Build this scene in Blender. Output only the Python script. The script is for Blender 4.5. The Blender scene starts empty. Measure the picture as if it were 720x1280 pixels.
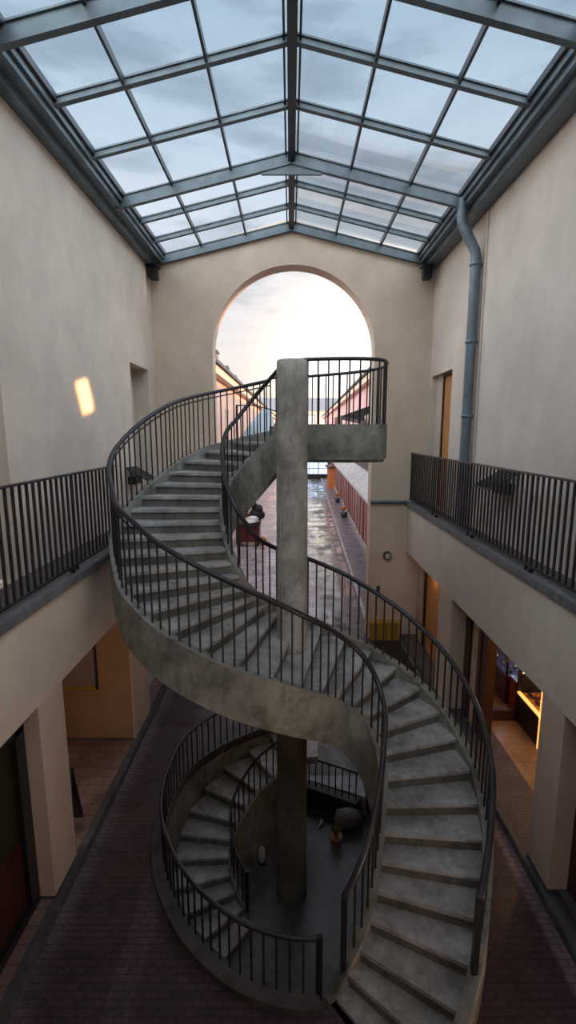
import bpy, bmesh, math, random
from mathutils import Vector
random.seed(7)
S = 1.2                       # metres per layout unit
CZ = 4.91                     # eye height above the courtyard floor
sc = bpy.context.scene
COL = sc.collection
PI = math.pi

# ------------------------------------------------------------------ materials
def mat(name, base=(.5,.5,.5), rough=.6, metal=0.0, emit=None, estr=0.0):
    m = bpy.data.materials.new(name); m.use_nodes = True
    b = m.node_tree.nodes['Principled BSDF']
    b.inputs['Base Color'].default_value = (*base, 1)
    b.inputs['Roughness'].default_value = rough
    b.inputs['Metallic'].default_value = metal
    if emit:
        b.inputs['Emission Color'].default_value = (*emit, 1)
        b.inputs['Emission Strength'].default_value = estr
    return m
def N(m, t, **kw):
    n = m.node_tree.nodes.new(t)
    for k, v in kw.items(): setattr(n, k, v)
    return n
def L(m, a, b): m.node_tree.links.new(a, b)
def ramp(m, fac, stops):
    r = N(m, 'ShaderNodeValToRGB'); L(m, fac, r.inputs[0])
    e = r.color_ramp.elements
    while len(e) < len(stops): e.new(.5)
    for i, (p, c) in enumerate(stops):
        e[i].position = p; e[i].color = (*c, 1) if len(c) == 3 else c
    return r.outputs[0]
def noise(m, scale, detail=5, rough=.6, vec=None, stretch=None):
    g = N(m, 'ShaderNodeNewGeometry'); src = g.outputs['Position']
    if stretch:
        mp = N(m, 'ShaderNodeMapping'); mp.inputs['Scale'].default_value = stretch
        L(m, src, mp.inputs[0]); src = mp.outputs[0]
    n = N(m, 'ShaderNodeTexNoise'); n.inputs['Scale'].default_value = scale
    n.inputs['Detail'].default_value = detail; n.inputs['Roughness'].default_value = rough
    L(m, vec or src, n.inputs['Vector']); return n.outputs['Fac']
def mix(m, fac, a, b, mode='MIX'):
    x = N(m, 'ShaderNodeMix', data_type='RGBA', blend_type=mode)
    if isinstance(fac, float): x.inputs[0].default_value = fac
    else: L(m, fac, x.inputs[0])
    for i, v in ((6, a), (7, b)):
        if isinstance(v, tuple): x.inputs[i].default_value = (*v, 1)
        else: L(m, v, x.inputs[i])
    return x.outputs[2]
def bump(m, h, strength=.3, dist=.01):
    b = N(m, 'ShaderNodeBump'); b.inputs['Strength'].default_value = strength; b.inputs['Distance'].default_value = dist
    L(m, h, b.inputs['Height']); L(m, b.outputs[0], m.node_tree.nodes['Principled BSDF'].inputs['Normal'])
def setc(m, o): L(m, o, m.node_tree.nodes['Principled BSDF'].inputs['Base Color'])
def setr(m, o): L(m, o, m.node_tree.nodes['Principled BSDF'].inputs['Roughness'])

def plaster(name, c):
    m = mat(name, c, .85)
    k = noise(m, .55, 6, .65); d = noise(m, 1.6, 6, .65, stretch=(1.2,1.2,.8)); f = noise(m, 60, 3)
    a = ramp(m, k, [(.3, tuple(v*.84 for v in c)), (.7, tuple(min(1, v*1.08) for v in c))])
    b = ramp(m, d, [(.25, (.78,.77,.76)), (.62, (1.03,1.03,1.03))])
    setc(m, mix(m, .5, a, b, 'MULTIPLY')); bump(m, f, .35, .006); return m
def concrete(name, c, dark=.45, rough=.75):
    m = mat(name, c, rough)
    k = noise(m, 2.2, 7, .7); d = noise(m, 7.0, 6, .65, stretch=(1,1,.45)); f = noise(m, 45, 4)
    a = ramp(m, k, [(.36, tuple(v*dark for v in c)), (.48, tuple(v*.82 for v in c)), (.56, tuple(v*.98 for v in c)), (.66, tuple(min(1, v*1.25) for v in c))])
    b = ramp(m, d, [(.34, (.50,.47,.43)), (.52, (1.06,1.05,1.04))])
    setc(m, mix(m, .6, a, b, 'MULTIPLY')); bump(m, f, .5, .006)
    setr(m, ramp(m, k, [(.3, (rough-.25,)*3), (.7, (rough,)*3)])); return m

M = {}
M['plaster'] = plaster('cream_plaster', (.60,.515,.445))
M['plaster_far'] = plaster('ochre_plaster', (.62,.50,.40))
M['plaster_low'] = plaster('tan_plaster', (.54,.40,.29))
M['ochre'] = plaster('ochre_plaster_shaded', (.33,.20,.12))  # front of the wide pillar, dim arcade shade put into the colour
M['pillar'] = plaster('pillar_plaster', (.56,.44,.36))
M['concrete'] = concrete('stair_concrete', (.265,.26,.24))
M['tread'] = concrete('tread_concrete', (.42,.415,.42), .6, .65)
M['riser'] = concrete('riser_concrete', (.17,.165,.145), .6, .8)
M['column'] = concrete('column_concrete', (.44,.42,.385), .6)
M['column_low'] = concrete('shaded_column_concrete', (.15,.13,.105), .6)  # darker copy of the column concrete, shade below the stair put into its colour
M['kerb'] = concrete('kerb_stone', (.09,.085,.088))
M['ledge'] = concrete('pale_ledge', (.55,.55,.58), .7)
M['coping'] = concrete('grey_coping', (.15,.155,.17), .7, .6)
M['pitfloor'] = concrete('pit_floor', (.13,.125,.135), .5, .55)
M['rock'] = concrete('rock', (.25,.23,.21))

def steel(name, c, rough=.45):
    m = mat(name, c, rough, .35); k = noise(m, 3, 5)
    setc(m, ramp(m, k, [(.3, tuple(v*.7 for v in c)), (.7, tuple(v*1.15 for v in c))])); return m
M['steel'] = steel('blue_grey_steel', (.13,.17,.20))
M['steel_dark'] = steel('dark_steel', (.06,.07,.085))
M['pipe'] = steel('pipe_paint', (.16,.205,.245), .4)
M['iron'] = steel('black_iron', (.032,.030,.036), .4)
M['iron_rail'] = steel('worn_handrail', (.045,.042,.05), .32)
M['black'] = mat('black_paint', (.012,.012,.014), .4)
M['brown_wood'] = mat('brown_wood', (.09,.035,.018), .5)
M['red_wood'] = mat('red_brown_wood', (.05,.012,.009), .45)
M['orange_wood'] = mat('orange_door_wood', (.50,.22,.07), .55)
M['olive'] = mat('olive_panel', (.022,.02,.010), .4)
for k, sc_ in (('brown_wood', 6), ('red_wood', 6), ('orange_wood', 5)):
    m = M[k]; c = m.node_tree.nodes['Principled BSDF'].inputs['Base Color'].default_value[:3]
    setc(m, ramp(m, noise(m, sc_, 6, .6, stretch=(4,4,.5)), [(.3, tuple(v*.6 for v in c)), (.7, tuple(v*1.2 for v in c))]))
M['yellow'] = mat('yellow_paint', (.42,.24,.03), .5)
M['gold'] = mat('gold_frame', (.55,.33,.08), .3, .6)
M['canvas'] = mat('picture_canvas', (.22,.17,.14), .7)
M['red'] = mat('red_paint', (.20,.012,.010), .4)
M['maroon'] = mat('maroon_paint', (.09,.012,.012), .4)
M['white'] = mat('white_cloth', (.75,.75,.78), .8)
M['clay'] = mat('clay', (.30,.13,.08), .7)
M['leaf'] = mat('dry_leaf', (.28,.17,.06), .8)
M['bluegrey'] = mat('blue_grey_sheet', (.36,.46,.55), .5)
M['bluewin'] = mat('blue_pane', (.10,.16,.22), .15)
M['orange'] = mat('orange_paint', (.55,.17,.04), .5)
M['roof'] = concrete('roof_tiles', (.16,.13,.13))
M['darkroof'] = mat('slate_roof', (.17,.18,.22), .7)
M['lampglass'] = mat('lamp_glass', (.45,.45,.42), .2)
M['litwin'] = mat('lit_window', (.4,.5,.6), .3, 0, (.55,.75,1.0), 1.6)
M['bluelight'] = mat('blue_strip_light', (.5,.7,1), .3, 0, (.45,.75,1.0), 14)
M['warmlight'] = mat('warm_strip_light', (1,.7,.4), .3, 0, (1,.40,.09), 1.6)
M['bulb'] = mat('warm_bulb', (1,.8,.5), .3, 0, (1,.55,.2), 18)
M['silver'] = mat('silver', (.7,.7,.72), .2, 1)
M['bread'] = mat('glazed_pastry', (.45,.19,.05), .3)
M['purple'] = mat('purple_dark', (.06,.03,.07), .35)

# glass: clear with a fresnel reflection and a little dirt
def glass(name, tint, dirt=.0, refl=.9):
    m = bpy.data.materials.new(name); m.use_nodes = True; nt = m.node_tree; nt.nodes.clear()
    out = N(m, 'ShaderNodeOutputMaterial'); tr = N(m, 'ShaderNodeBsdfTransparent'); gl = N(m, 'ShaderNodeBsdfGlossy')
    tr.inputs[0].default_value = (*tint, 1); gl.inputs['Roughness'].default_value = .04
    lw = N(m, 'ShaderNodeLayerWeight'); lw.inputs[0].default_value = .12
    fr = N(m, 'ShaderNodeMath', operation='MULTIPLY'); L(m, lw.outputs['Fresnel'], fr.inputs[0]); fr.inputs[1].default_value = .5
    mx = N(m, 'ShaderNodeMixShader'); L(m, fr.outputs[0], mx.inputs[0]); L(m, tr.outputs[0], mx.inputs[1]); L(m, gl.outputs[0], mx.inputs[2])
    last = mx.outputs[0]
    if dirt:
        df = N(m, 'ShaderNodeBsdfTranslucent'); df.inputs[0].default_value = (.7,.75,.8,1)
        m2 = N(m, 'ShaderNodeMixShader'); k = noise(m, 1.4, 6, .65)
        r = ramp(m, k, [(.35, (dirt*.3,)*3), (.75, (dirt,)*3)]); L(m, r, m2.inputs[0])
        L(m, last, m2.inputs[1]); L(m, df.outputs[0], m2.inputs[2]); last = m2.outputs[0]
    L(m, last, out.inputs[0]); return m
M['skyglass'] = glass('skylight_glass', (.80,.87,.92), .05)
M['glass'] = glass('clear_glass', (.85,.9,.92))

# brick paving of the courtyard
def paving(name, c1, c2, mortar, scale, rough0, rough1, rot=0, bands=False):
    m = mat(name, c1, .6)
    g = N(m, 'ShaderNodeNewGeometry'); mp = N(m, 'ShaderNodeMapping'); mp.inputs['Rotation'].default_value = (0,0,rot)
    L(m, g.outputs['Position'], mp.inputs[0])
    b = N(m, 'ShaderNodeTexBrick'); L(m, mp.outputs[0], b.inputs['Vector'])
    b.inputs['Color1'].default_value = (*c1,1); b.inputs['Color2'].default_value = (*c2,1); b.inputs['Mortar'].default_value = (*mortar,1)
    b.inputs['Scale'].default_value = scale; b.inputs['Mortar Size'].default_value = .018; b.inputs['Bias'].default_value = 0
    k = noise(m, 1.3, 6, .65); sp = noise(m, 14, 3)
    a = mix(m, .75, b.outputs['Color'], ramp(m, k, [(.3, (.45,.44,.46)), (.7, (1.25,1.2,1.2))]), 'MULTIPLY')
    a = mix(m, .35, a, ramp(m, sp, [(.35, (.5,.5,.5)), (.7, (1.4,1.4,1.4))]), 'MULTIPLY')
    if bands:
        s = N(m, 'ShaderNodeSeparateXYZ'); L(m, g.outputs['Position'], s.inputs[0])
        w = ramp(m, s.outputs['X'], [(0, (0,0,0))])
        mr = N(m, 'ShaderNodeMapRange'); L(m, s.outputs['X'], mr.inputs[0]); mr.inputs[1].default_value = -3.2; mr.inputs[2].default_value = 3.4
        w = ramp(m, mr.outputs[0], [(.05,(.75,.75,.78)), (.09,(.28,.22,.24)), (.19,(.28,.22,.24)), (.195,(.42,.38,.40)), (.235,(.42,.38,.40)), (.24,(.28,.22,.24)), (.94,(.28,.22,.24)), (.945,(.8,.75,.75))])
        bw = mix(m, 1.0, a, w, 'MULTIPLY'); a = mix(m, 1.0, bw, (2.4,2.4,2.4), 'MULTIPLY')
    setc(m, a)
    wt = noise(m, .8, 5, .6)
    setr(m, ramp(m, wt, [(.40, (rough0,)*3), (.6, (rough1,)*3)]))
    bump(m, b.outputs['Fac'], -.25, .006); return m
M['brick'] = paving('courtyard_brick', (.14,.105,.11), (.10,.078,.085), (.045,.04,.045), 3.2, .32, .7, 0, True)
M['tiles'] = paving('terracotta_tiles', (.29,.18,.15), (.26,.16,.135), (.19,.12,.10), 1.2, .35, .6)
M['gallery'] = paving('gallery_bricks', (.13,.10,.10), (.10,.08,.08), (.05,.045,.05), 4, .5, .7)
M['slabs'] = paving('kerb_slabs', (.13,.11,.11), (.10,.085,.085), (.03,.028,.03), 1.6, .4, .7, PI/2)
M['shopfloor'] = paving('shop_floor', (.40,.25,.14), (.36,.22,.12), (.31,.19,.10), 1.4, .35, .6)
M['street'] = paving('wet_street', (.60,.58,.65), (.50,.48,.55), (.32,.31,.35), 1.3, .08, .5)
_m = M['street']; _g = N(_m, 'ShaderNodeNewGeometry'); _s = N(_m, 'ShaderNodeSeparateXYZ'); L(_m, _g.outputs['Position'], _s.inputs[0])
# a gutter of standing water along the right of the street: smooth, with dry dark patches
_a = N(_m, 'ShaderNodeMath', operation='MULTIPLY_ADD'); L(_m, _s.outputs['Y'], _a.inputs[0]); _a.inputs[1].default_value = -.033; L(_m, _s.outputs['X'], _a.inputs[2])
_r = N(_m, 'ShaderNodeMapRange'); L(_m, _a.outputs[0], _r.inputs[0]); _r.inputs[1].default_value = 0; _r.inputs[2].default_value = 2.4
_b = ramp(_m, _r.outputs[0], [(.14,(0,0,0)), (.30,(1,1,1)), (.86,(1,1,1)), (.93,(0,0,0))])
_n = ramp(_m, noise(_m, 1.1, 6, .65, stretch=(1,.5,1)), [(.42,(1,1,1)), (.50,(0,0,0))])
_w = mix(_m, 1.0, _b, _n, 'MULTIPLY'); _p = _m.node_tree.nodes['Principled BSDF']
_old = _p.inputs['Roughness'].links[0].from_socket; setr(_m, mix(_m, _w, _old, (.06,.06,.06)))
_oc = _p.inputs['Base Color'].links[0].from_socket; setc(_m, mix(_m, _b, _oc, mix(_m, _w, (.10,.09,.10), (.16,.15,.16))))
_i = N(_m, 'ShaderNodeMapRange'); L(_m, _w, _i.inputs[0]); _i.inputs[3].default_value = 1.45; _i.inputs[4].default_value = 1.9; L(_m, _i.outputs[0], _p.inputs['IOR'])
M['sidewalk'] = paving('sidewalk', (.24,.20,.24), (.20,.17,.21), (.12,.10,.12), 2.0, .25, .6)

def facade(name, c1, c2, sc_):
    m = mat(name, c1, .8)
    k = noise(m, sc_, 3, .5, stretch=(.25,.8,.04))
    setc(m, ramp(m, k, [(.40, c1), (.5, c2), (.62, c1)])); return m
M['pink'] = facade('pink_facade', (.58,.30,.28), (.66,.46,.44), 2.2)
M['peach'] = facade('peach_facade', (.72,.50,.40), (.60,.36,.30), 2.2)
M['redpanel'] = facade('red_panel', (.26,.04,.035), (.55,.42,.42), 1.8)
M['cream'] = mat('cream_trim', (.62,.48,.38), .7)

# ------------------------------------------------------------------ mesh helper
class MB:
    def __init__(s): s.v = []; s.f = []; s.sm = []
    def add(s, vs, fs, smooth=False):
        o = len(s.v); s.v += [tuple(p) for p in vs]
        for f in fs: s.f.append(tuple(i+o for i in f)); s.sm.append(smooth)
        return s
    def box(s, x0, x1, y0, y1, z0, z1, bev=0):
        x0,x1 = sorted((x0,x1)); y0,y1 = sorted((y0,y1)); z0,z1 = sorted((z0,z1))
        if bev:
            bm = bmesh.new(); bmesh.ops.create_cube(bm, size=1)
            for v in bm.verts: v.co = Vector((x0+(v.co.x+.5)*(x1-x0), y0+(v.co.y+.5)*(y1-y0), z0+(v.co.z+.5)*(z1-z0)))
            bmesh.ops.bevel(bm, geom=bm.edges[:]+bm.verts[:], offset=bev, segments=2, affect='EDGES')
            bm.verts.index_update(); vs = [v.co[:] for v in bm.verts]; fs = [[v.index for v in f.verts] for f in bm.faces]; bm.free()
            return s.add(vs, fs)
        return s.add([(x,y,z) for z in (z0,z1) for y in (y0,y1) for x in (x0,x1)],
              [(0,2,3,1),(4,5,7,6),(0,1,5,4),(2,6,7,3),(0,4,6,2),(1,3,7,5)])
    def prism(s, poly, z0, z1):          # poly: list of (x,y) ; z0,z1 scalars or per-vertex lists
        n = len(poly); z0 = z0 if isinstance(z0, list) else [z0]*n; z1 = z1 if isinstance(z1, list) else [z1]*n
        vs = [(p[0],p[1],z) for p, z in zip(poly, z0)] + [(p[0],p[1],z) for p, z in zip(poly, z1)]
        return s.add(vs, [tuple(range(n))[::-1], tuple(range(n, 2*n))] + [(i,(i+1)%n,(i+1)%n+n,i+n) for i in range(n)])
    def tube(s, pts, r, seg=8, cap=True, square=False):
        P = [Vector(p) for p in pts]; n = len(P); rr = r if isinstance(r, (list,tuple)) else [r]*n
        vs = []; up0 = Vector((0,0,1))
        for i, p in enumerate(P):
            t = (P[min(i+1,n-1)]-P[max(i-1,0)]).normalized()
            ref = up0 if abs(t.z) < .95 else Vector((1,0,0))
            a = t.cross(ref).normalized(); b = a.cross(t).normalized()
            for j in range(seg):
                q = 2*PI*j/seg + (PI/4 if square else 0); vs.append(p + (a*math.cos(q)+b*math.sin(q))*rr[i])
        fs = [(i*seg+j, i*seg+(j+1)%seg, (i+1)*seg+(j+1)%seg, (i+1)*seg+j) for i in range(n-1) for j in range(seg)]
        s.add(vs, fs, not square)
        if cap: s.add([vs[j] for j in range(seg)], [tuple(range(seg))]); s.add([vs[(n-1)*seg+j] for j in range(seg)], [tuple(range(seg))[::-1]])
        return s
    def bar(s, a, b, w, h):              # rectangular bar from a to b; w sideways, h vertical
        a = Vector(a); b = Vector(b); t = (b-a).normalized(); ref = Vector((0,0,1)) if abs(t.z) < .95 else Vector((1,0,0))
        x = t.cross(ref).normalized()*w/2; y = x.cross(t).normalized()*h/2
        vs = [p+i*x+j*y for p in (a,b) for i,j in ((-1,-1),(1,-1),(1,1),(-1,1))]
        return s.add(vs, [(0,1,2,3),(7,6,5,4),(0,4,5,1),(1,5,6,2),(2,6,7,3),(3,7,4,0)])
    def lathe(s, prof, c, seg=28):       # prof: (r,z)
        vs = [(c[0]+r*math.cos(2*PI*j/seg), c[1]+r*math.sin(2*PI*j/seg), c[2]+z) for r, z in prof for j in range(seg)]
        n = len(prof)
        s.add(vs, [(i*seg+j, i*seg+(j+1)%seg, (i+1)*seg+(j+1)%seg, (i+1)*seg+j) for i in range(n-1) for j in range(seg)], True)
        s.add(vs[:seg], [tuple(range(seg))[::-1]]); s.add(vs[-seg:], [tuple(range(seg))]); return s
    def blob(s, c, r, jit=.15, sub=2, seed=1):
        bm = bmesh.new(); bmesh.ops.create_icosphere(bm, subdivisions=sub, radius=1); rd = random.Random(seed)
        bm.verts.index_update(); vs = []
        for v in bm.verts:
            k = 1+rd.uniform(-jit, jit); vs.append((c[0]+v.co.x*r[0]*k, c[1]+v.co.y*r[1]*k, c[2]+v.co.z*r[2]*k))
        fs = [[v.index for v in f.verts] for f in bm.faces]; bm.free(); return s.add(vs, fs, True)
    def build(s, name, m, parent=None, kind=None):
        xs, ys, zs = zip(*s.v); base = Vector(((min(xs)+max(xs))/2, (min(ys)+max(ys))/2, min(zs)))*S
        me = bpy.data.meshes.new(name); me.from_pydata([Vector(p)*S-base for p in s.v], [], s.f)
        for p, q in zip(me.polygons, s.sm): p.use_smooth = q
        bm = bmesh.new(); bm.from_mesh(me); bmesh.ops.recalc_face_normals(bm, faces=bm.faces[:]); bm.to_mesh(me); bm.free()
        me.materials.append(m if not isinstance(m, str) else M[m])
        o = bpy.data.objects.new(name, me); COL.objects.link(o)
        if parent:
            o.parent = parent; w = Vector(parent.location); q = parent.parent
            while q: w += Vector(q.location); q = q.parent
            o.location = base-w
        else: o.location = base
        if kind: o['kind'] = kind
        return o
def tag(o, label, cat, group=None, kind=None):
    o['label'] = label; o['category'] = cat
    if group: o['group'] = group
    if kind: o['kind'] = kind
    return o
def thing(name, loc, label, cat, group=None):
    o = bpy.data.objects.new(name, None); COL.objects.link(o); o.location = Vector(loc)*S; o.empty_display_size = .2
    return tag(o, label, cat, group)
def struct(name, loc=(0,0,0)):
    o = bpy.data.objects.new(name, None); COL.objects.link(o); o.location = Vector(loc)*S; o['kind'] = 'structure'; return o
def copy_tree(o, parent=None):
    c = o.copy(); COL.objects.link(c); c.parent = parent
    for ch in list(o.children): copy_tree(ch, c)
    return c

# curve helper: Catmull-Rom through values at integer knots
def cr(P, t):
    n = len(P); i = max(0, min(n-2, int(math.floor(t)))); u = t-i
    g = lambda j: P[max(0, min(n-1, j))]
    p0, p1, p2, p3 = g(i-1), g(i), g(i+1), g(i+2)
    if i == 0: p0 = tuple(2*a-b for a, b in zip(p1, p2))
    if i+2 > n-1: p3 = tuple(2*a-b for a, b in zip(p2, p1))
    return tuple(.5*((2*b)+(c-a)*u+(2*a-5*b+4*c-d)*u*u+(-a+3*b-3*c+d)*u**3) for a, b, c, d in zip(p0,p1,p2,p3))
def interp(tab, k):
    for (a, va), (b, vb) in zip(tab, tab[1:]):
        if k <= b: return va+(vb-va)*max(0, (k-a))/(b-a)
    return tab[-1][1]

# ------------------------------------------------------------------ dimensions
XL, XR = -3.0, 3.1            # upper walls
EL, ER = -2.45, 2.71          # balcony edges
YF, YB, Y0 = 10.96, 11.40, -1.6
ZB = 3.31                     # balcony floor
SL, SR = 2.28, 2.15           # soffits
ZE = 8.5
KL, KR = -2.38, 2.66          # kerbs

# ------------------------------------------------------------------ shell
def wall_with_openings(name, x0, x1, z0, z1, ya, yb, holes, m):
    mb = MB(); ys = sorted({ya, yb, *[h[0] for h in holes], *[h[1] for h in holes]})
    for a, b in zip(ys, ys[1:]):
        h = [h for h in holes if h[0] <= a and h[1] >= b]
        if not h: mb.box(x0, x1, a, b, z0, z1)
        else:
            if h[0][2] > z0: mb.box(x0, x1, a, b, z0, h[0][2])
            mb.box(x0, x1, a, b, h[0][3], z1)
    return mb.build(name, m, None, 'structure')
wl = wall_with_openings('wall_left', XL-.35, XL, ZB-.02, ZE+.1, Y0, YF, [(3.6,5.12,ZB-.02,6.25), (9.3,10.45,ZB-.02,6.2)], 'plaster')
wr = wall_with_openings('wall_right', XR, XR+.35, ZB-.02, ZE+.1, Y0, YF, [(9.5,10.85,ZB-.02,6.1)], 'plaster')
MB().box(XL-.42, XL-.32, 3.5, 5.2, ZB-.02, 6.4).box(XL-.42, XL-.32, 9.2, 10.55, ZB-.02, 6.3).build('wall_left_niche', 'plaster', None, 'structure')

# far wall with the arch
def arch_wall():
    mb = MB(); cx, cz, R = .07, 6.65, 1.78; hw = 3.36
    top = lambda x: 8.55+.78*(1-abs(x)/3.05) if abs(x) < 3.05 else 8.55
    n = 40; prev = None
    for i in range(n+1):
        a = PI-PI*i/n; x = cx+R*math.cos(a); z = cz+R*math.sin(a); cur = (x, z)
        if prev:
            (xa, za), (xb, zb) = prev, cur
            mb.add([(xa,YF,za),(xb,YF,zb),(xb,YF,top(xb)),(xa,YF,top(xa)),(xa,YB,za),(xb,YB,zb),(xb,YB,top(xb)),(xa,YB,top(xa))],
                   [(0,1,2,3),(7,6,5,4),(0,4,5,1),(3,2,6,7)])
        prev = cur
    for s in (-1, 1):
        xa = cx+s*R; xm = 2.2*s; xo = s*3.9
        for xi, xj in ((xa, s*3.05), (s*3.05, xo)):
            a, b = sorted((xi, xj))
            mb.add([(a,YF,-.02),(b,YF,-.02),(b,YF,top(b)),(a,YF,top(a)),(a,YB,-.02),(b,YB,-.02),(b,YB,top(b)),(a,YB,top(a))],
                   [(0,1,2,3),(7,6,5,4),(0,4,5,1),(1,5,6,2),(2,6,7,3),(3,7,4,0)])
    return mb.build('wall_back', 'plaster_far', None, 'structure')
arch_wall()
MB().box(-4.6, 4.9, Y0-.3, Y0, -.02, 9.6).build('wall_front', 'plaster', None, 'structure')

# pit outline (street level opening)
HOLE = [(.35,3.47),(.85,3.85),(1.2,4.35),(1.38,5.0),(1.36,5.8),(1.3,6.6),(1.27,7.4),(1.25,9.2),(.1,9.2),(.08,7.5),(-.4,7.32),(-.72,7.12),(-1.05,6.86),(-1.33,6.55),(-1.5,6.2),
        (-1.57,5.8),(-1.57,5.3),(-1.48,4.85),(-1.3,4.45),(-1.06,4.1),(-.8,3.84),(-.45,3.6),(-.1,3.48),(.15,3.45)]
def floor_with_hole():
    bm = bmesh.new(); loops = [[(KL,Y0),(KR,Y0),(KR,YB),(KL,YB)], HOLE]
    ed = []
    for lp in loops:
        vs = [bm.verts.new((x*S,y*S,0)) for x, y in lp]
        ed += [bm.edges.new((vs[i], vs[(i+1)%len(vs)])) for i in range(len(vs))]
    bmesh.ops.triangle_fill(bm, edges=ed, use_beauty=True)
    for f in bm.faces:
        if f.normal.z < 0: f.normal_flip()
    me = bpy.data.meshes.new('floor'); bm.to_mesh(me); bm.free(); me.materials.append(M['brick'])
    o = bpy.data.objects.new('floor', me); COL.objects.link(o); o['kind'] = 'structure'
    so = o.modifiers.new('thick', 'SOLIDIFY'); so.thickness = .1; so.offset = -1
floor_with_hole()
PZ = -1.35
MB().box(-2.1, 2.0, 3.0, 8.0, PZ-.1, PZ).build('floor_pit', 'pitfloor', None, 'structure')
mb = MB(); pb_ = MB(); n = len(HOLE)
for i in range(n):                                            # retaining wall round the pit, with real thickness
    a, b = HOLE[i], HOLE[(i+1)%n]; c = Vector((0,5.4))
    oa = Vector(a)+(Vector(a)-c).normalized()*.12; ob = Vector(b)+(Vector(b)-c).normalized()*.12
    mb.prism([a, b, tuple(ob), tuple(oa)], PZ, -.005)
mb.build('wall_pit', 'concrete', None, 'structure')
MB().add([(x,y,z) for x in (.12,1.24) for y, z in ((7.5,-1.0),(9.19,-.005),(9.19,PZ),(7.0 if x > 1 else 7.48,PZ),(7.0 if x > 1 else 7.48,-1.0))],
    [(0,1,2,3,4),(9,8,7,6,5),(0,5,6,1),(1,6,7,2),(2,7,8,3),(3,8,9,4),(4,9,5,0)]).build('floor_ramp', 'ledge', None, 'structure')

# raised pavements under the galleries
MB().box(-4.6, KL-.1, Y0, YF, -.02, .11).build('floor_left', 'tiles', None, 'structure')
MB().box(KL-.1, KL, Y0, YF, -.02, .115, .01).build('trim_1', 'kerb', None, 'structure')
MB().box(KR+.1, 3.3, Y0, YF, -.02, .09).build('floor_right', 'gallery', None, 'structure')
MB().box(KR, KR+.1, Y0, YF, -.02, .10, .01).build('trim_2', 'kerb', None, 'structure')
MB().box(3.3, 5.6, 3.0, 10.9, -.02, .092).build('floor_shop', 'shopfloor', None, 'structure')

# ------------------------------------------------------------------ balconies
def balcony(label, xe, xw, zs):
    s = -1 if xe < 0 else 1
    t = thing('balcony', (xe, 5, zs), label, 'balcony')
    MB().box(xe, xw+s*1.4, Y0, YF, zs, ZB-.08).build('slab', 'plaster', t)
    MB().box(xe-s*.05, xe+s*.16, Y0, YF, ZB-.08, ZB+.012, .008).build('coping', 'coping', t)
    MB().box(xe+s*.16, xw, Y0, YF, ZB-.08, ZB).build('floor_tiles', 'gallery', t)
balcony('left cream balcony with brick floor and grey coping', EL, XL, SL)
balcony('right cream balcony with brick floor and grey coping', ER, XR, SR)

def straight_railing(label, x, y0, y1):
    t = thing('balcony_railing', (x, (y0+y1)/2, ZB+.012), label, 'railing')
    zt = ZB+1.14
    MB().box(x-.03, x+.03, y0, y1, zt-.022, zt, .004).build('handrail', 'iron_rail', t)
    MB().box(x-.016, x+.016, y0, y1, ZB+.07, ZB+.095).build('bottom_rail', 'iron', t)
    n = int((y1-y0)/.116)
    for i in range(n+1):
        y = y0+.03+(y1-y0-.06)*i/n
        if i % 16 == 8: MB().box(x-.013, x+.013, y-.016, y+.016, ZB+.012, zt-.022).build('post', 'iron', t)
        else: MB().box(x-.011, x+.011, y-.012, y+.012, ZB+.09, zt-.02).build('baluster', 'iron', t)
    for i in range(int((y1-y0)/1.8)):
        y = y0+.9+i*1.8; s = -1 if x < 0 else 1
        MB().box(x-s*.03, x+s*.02, y-.02, y+.02, ZB+.012, ZB+.07, .004).build('bracket', 'iron', t)
straight_railing('straight black railing on the left balcony', EL-.04, 2.6, 6.75)
straight_railing('straight black railing on the right balcony', ER+.04, 2.6, YF-.01)

# ------------------------------------------------------------------ glazed roof
ZR = 9.28
def zroof(x): return ZR-(ZR-8.62)*min(1, abs(x-.02)/2.78)
roof = struct('ceiling', (0, 5, 8.5))
mains = [10.92, 8.38, 5.12, 2.0, -1.0]
minors = [10.15, 9.28, 7.22, 6.15, 4.1, 3.05, 1.0, 0.0]
def rafter(name, y, w, h, drop):
    for s in (-1, 1):
        a = (.02, y, ZR-drop-h/2); b = (s*2.82+.02, y, 8.62-drop-h/2)
        mb = MB(); mb.bar(a, b, w, h)
        mb.bar((a[0],y,a[2]-h/2), (b[0],y,b[2]-h/2), w*1.6, .018).bar((a[0],y,a[2]+h/2), (b[0],y,b[2]+h/2), w*1.9, .02)
        mb.build(name, 'steel', roof)
for y in mains: rafter('rafter', y, .05, .17, .03)
for y in minors: rafter('purlin', y, .045, .075, .0)
mb = MB()
for y in (8.38,):                                             # gusset plate filling the apex of the main frame
    zb_ = zroof(.50)-.21
    mb.add([(x_, y_, z_) for y_ in (y-.02, y+.02) for x_, z_ in ((-.46,zb_),(.02,ZR-.2),(.50,zb_),(.50,zb_-.03),(-.46,zb_-.03))],
           [(0,1,2,3,4),(9,8,7,6,5),(0,5,6,1),(1,6,7,2),(2,7,8,3),(3,8,9,4),(4,9,5,0)])
mb.build('gusset_plate', 'steel', roof)
MB().box(-.035, .075, Y0, YF, ZR-.16, ZR+.01).box(-.085, -.06, Y0, YF, ZR-.07, ZR).box(.10, .125, Y0, YF, ZR-.07, ZR).build('ridge_beam', 'steel_dark', roof)
for x in (-1.88, -.94, .96, 1.9):
    MB().box(x-.016, x+.016, Y0, YF, zroof(x)-.07, zroof(x)+.02).build('glazing_bar', 'steel_dark', roof)
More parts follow.
